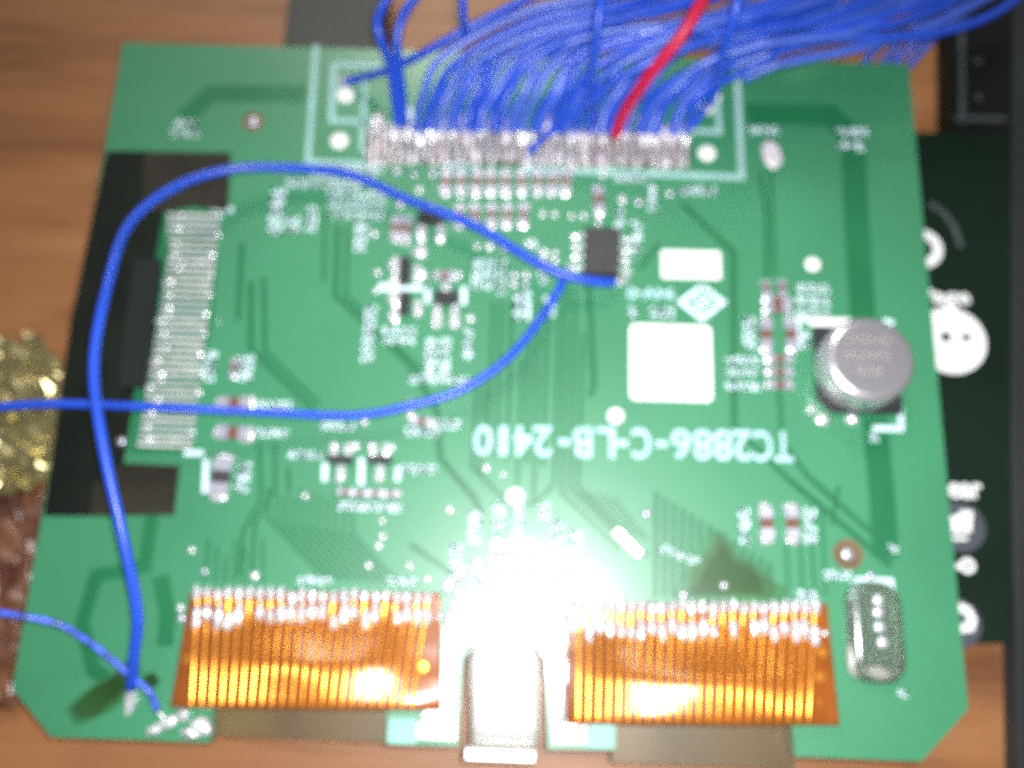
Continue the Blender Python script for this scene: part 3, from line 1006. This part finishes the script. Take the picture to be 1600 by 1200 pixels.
for k, x in enumerate((1352, 1378, 1402, 1424)):
    wire([(x - 60, 170, -5), (x - 22, 128, -4.5), (x + 6, 92, -4), (x + 44, 52, -3), (x + 100, 4, -2), (x + 160, -50, -2)], 0.55,
         ('first', 'second', 'third', 'fourth')[3 - k] + ' pale blue wire end behind the board corner, counted from the bare wood', 'wire_blue_pale', 'blue wires behind the board corner')
for k, y in enumerate((26, 58, 78)):
    wire([(1120 + 20 * k, y + 46, 3), (1220, y + 22, 5), (1330, y - 2, 6), (1440, y - 34, 6.5), (1560, y - 90, 7)], 0.58,
         ('uppermost', 'middle', 'lowest')[k] + ' of three pale blue wires sweeping over the board corner to the black box', 'wire_blue_pale', 'blue wires sweeping to the black box')

# ------------------------------------------------------------------ the keypad board under the right side
KZ = -7.0
kp = thing('keypad_board', P(1500, 600, KZ - 2), 'black keypad board with white key prints, half hidden under the green board', 'keypad')
MB().prism([P(x, y, KZ) for x, y in ((1300, 206), (1582, 208), (1578, 1004), (1330, 1014))], 1.6).build('board_panel', 'keypad_board', kp)


def disc(px, py, r, material, z, name, inner=0.0):
    a, _ = mm(px, py, z)
    c = P(px, py, z)
    if inner:
        return MB().lathe(c, [(r * a, -0.05), (r * a, 0.0), (inner * a, 0.0), (inner * a, -0.05)], 32, False).build(name, material, kp)
    return MB().lathe(c, [(r * a, -0.08), (r * a, 0.0)], 32).build(name, material, kp)


disc(1440, 388, 33, 'white_paint', KZ + 0.1, 'printed_ring', 18)
disc(1486, 532, 55, 'white_paint', KZ + 0.1, 'printed_key')
disc(1510, 527, 7, 'keypad_board', KZ + 0.2, 'printed_dot')
disc(1478, 526, 9, 'key_grey', KZ + 0.2, 'printed_dot')
disc(1500, 823, 40, 'key_grey', KZ + 0.1, 'printed_key')
disc(1496, 974, 38, 'key_grey', KZ + 0.1, 'printed_key')
for body_, rect in (('Page', (1438, 450, 1516, 482)), ('Clear', (1446, 744, 1534, 778))):
    vs, fs = font_mesh(body_, 0.03)
    place_print(vs, fs, rect, 0, KZ + 0.15, 'printed_text', 'white_paint', kp)
a, b = mm(1500, 820, KZ)
MB().prism([P(x, y, KZ + 0.25) for x, y in ((1486, 832), (1486, 806), (1498, 806), (1500, 798), (1520, 798), (1518, 832))], 0.1).build('printed_symbol', 'white_paint', kp)
MB().ribbon([P(1486, 843, KZ + 0.25), P(1512, 843, KZ + 0.25)], 9 * a, 0.1).build('printed_bar', 'key_grey', kp)
MB().ribbon([P(1486, 841, KZ + 0.28), P(1512, 841, KZ + 0.28)], 6 * a, 0.1).build('printed_bar', 'white_paint', kp)
MB().lathe(P(1512, 884, KZ + 0.2), [(12 * a, -0.05), (12 * a, 0.0), (5 * a, 0.0)], 20, False).build('printed_ring', 'white_paint', kp)
MB().ribbon([P(1494, 884, KZ + 0.2), P(1502, 886, KZ + 0.2)], 8 * a).build('printed_bar', 'white_paint', kp)
MB().ribbon([P(x, y, KZ + 0.25) for x, y in ((1498, 948), (1512, 954), (1519, 968), (1516, 980), (1500, 982))], 13 * a).build('printed_symbol', 'white_paint', kp)
MB().ribbon([P(x, y, KZ + 0.15) for x, y in ((1452, 318), (1472, 330), (1490, 352), (1502, 386))], 10 * a).build('printed_line', 'print_faint', kp)

rail = thing('case_edge', P(1600, 700, KZ), 'dark grey straight case edge running beside the keypad board', 'case')
MB().prism([P(x, y, -11.0) for x, y in ((1584, -40), (1700, -40), (1700, 1260), (1592, 1260), (1580, 700))], 3.0).build('side_wall', 'case_grey', rail)
MB().prism([P(x, y, -10.4) for x, y in ((1600, -40), (1700, -40), (1700, 1260), (1606, 1260), (1597, 700))], 0.6).build('lip', 'case_grey', rail)

bx = thing('black_box', P(1530, 100, TABLE), 'black box with faint pale outline at the end of the wire fan', 'box')
MB().prism([P(x, y, -9.5) for x, y in ((1482, -60), (1580, -60), (1578, 206), (1486, 204))], 4.5).build('box_body', 'box_black', bx)
for pts in ([(1502, -20), (1504, 190)], [(1492, 184), (1572, 186)], [(1522, 92), (1534, 98)], [(1524, 150), (1534, 152)], [(1496, 84), (1508, 92)]):
    a, _ = mm(pts[0][0], pts[0][1], -9.5)
    MB().ribbon([P(x, y, -9.42) for x, y in pts], 8 * a, 0.05).build('printed_line', 'print_faint', bx)

db = thing('dark_box', P(520, 20, TABLE), 'dull dark grey box behind the top edge of the board', 'box')
MB().prism([P(x, y, -7.0) for x, y in ((462, -80), (600, -80), (594, 90), (440, 90))], 7.0).build('box_body', 'box_dark', db)
MB().prism([P(x, y, -6.6) for x, y in ((466, -80), (596, -80), (590, 78), (446, 78))], 0.4).build('lid', 'box_dark', db)


# ------------------------------------------------------------------ crumpled wrappers by the left edge
def crumple(outline_px, z, amp, freq, seed, n=26):
    x0, x1 = min(p[0] for p in outline_px), max(p[0] for p in outline_px)
    y0, y1 = min(p[1] for p in outline_px), max(p[1] for p in outline_px)

    def inside(x, y):
        k, r = len(outline_px), False
        for i in range(k):
            (ax, ay), (bx_, by) = outline_px[i], outline_px[(i + 1) % k]
            if (ay > y) != (by > y) and x < (bx_ - ax) * (y - ay) / (by - ay) + ax:
                r = not r
        return r
    idx, vs, fs = {}, [], []
    cx, cy = (x0 + x1) / 2, (y0 + y1) / 2
    for j in range(n + 1):
        for i in range(n + 1):
            x, y = x0 + (x1 - x0) * i / n, y0 + (y1 - y0) * j / n
            idx[i, j] = len(vs)
            p = P(x, y, z)
            q = Vector((p.x, p.y, seed))
            r = abs(noise.noise(q * freq)) * 2 + abs(noise.noise(q * freq * 2.3)) * 0.9 + noise.noise(q * freq * 5) * 0.25
            e = max(0, 1 - ((x - cx) / (x1 - x0) * 2) ** 4) * max(0, 1 - ((y - cy) / (y1 - y0) * 2) ** 4)
            vs.append(Vector((p.x + noise.noise(q * 2) * 0.6, p.y + noise.noise(q * 2 + Vector((9, 9, 9))) * 0.6, z + amp * (r * 0.7 + 0.5 * e))))
    for j in range(n):
        for i in range(n):
            x, y = x0 + (x1 - x0) * (i + .5) / n, y0 + (y1 - y0) * (j + .5) / n
            if inside(x, y):
                fs.append([idx[i, j], idx[i, j + 1], idx[i + 1, j + 1], idx[i + 1, j]])
    used = sorted({k for f in fs for k in f})
    re_ = {k: q for q, k in enumerate(used)}
    mb = MB().add([vs[k] for k in used], [[re_[k] for k in f] for f in fs])
    return mb


foil = crumple([(-80, 560), (20, 532), (60, 522), (100, 570), (112, 660), (104, 720), (60, 770), (-80, 790)], -11.8, 2.2, 0.27, 3.0, 24)
o = foil.build('gold_foil', 'foil_gold', None, False)
o.modifiers.new('thickness', 'SOLIDIFY').thickness = 0.01
tag(o, 'crumpled gold foil on the table beside the black tape', 'foil')
red = crumple([(-80, 730), (60, 740), (90, 800), (66, 880), (50, 960), (34, 1040), (30, 1100), (-80, 1120)], -13.4, 1.9, 0.26, 11.0, 30)
o = red.build('red_wrapper', 'wrapper_red', None, False)
o.modifiers.new('thickness', 'SOLIDIFY').thickness = 0.01
tag(o, 'crumpled red wrapper on the table below the gold foil', 'wrapper')
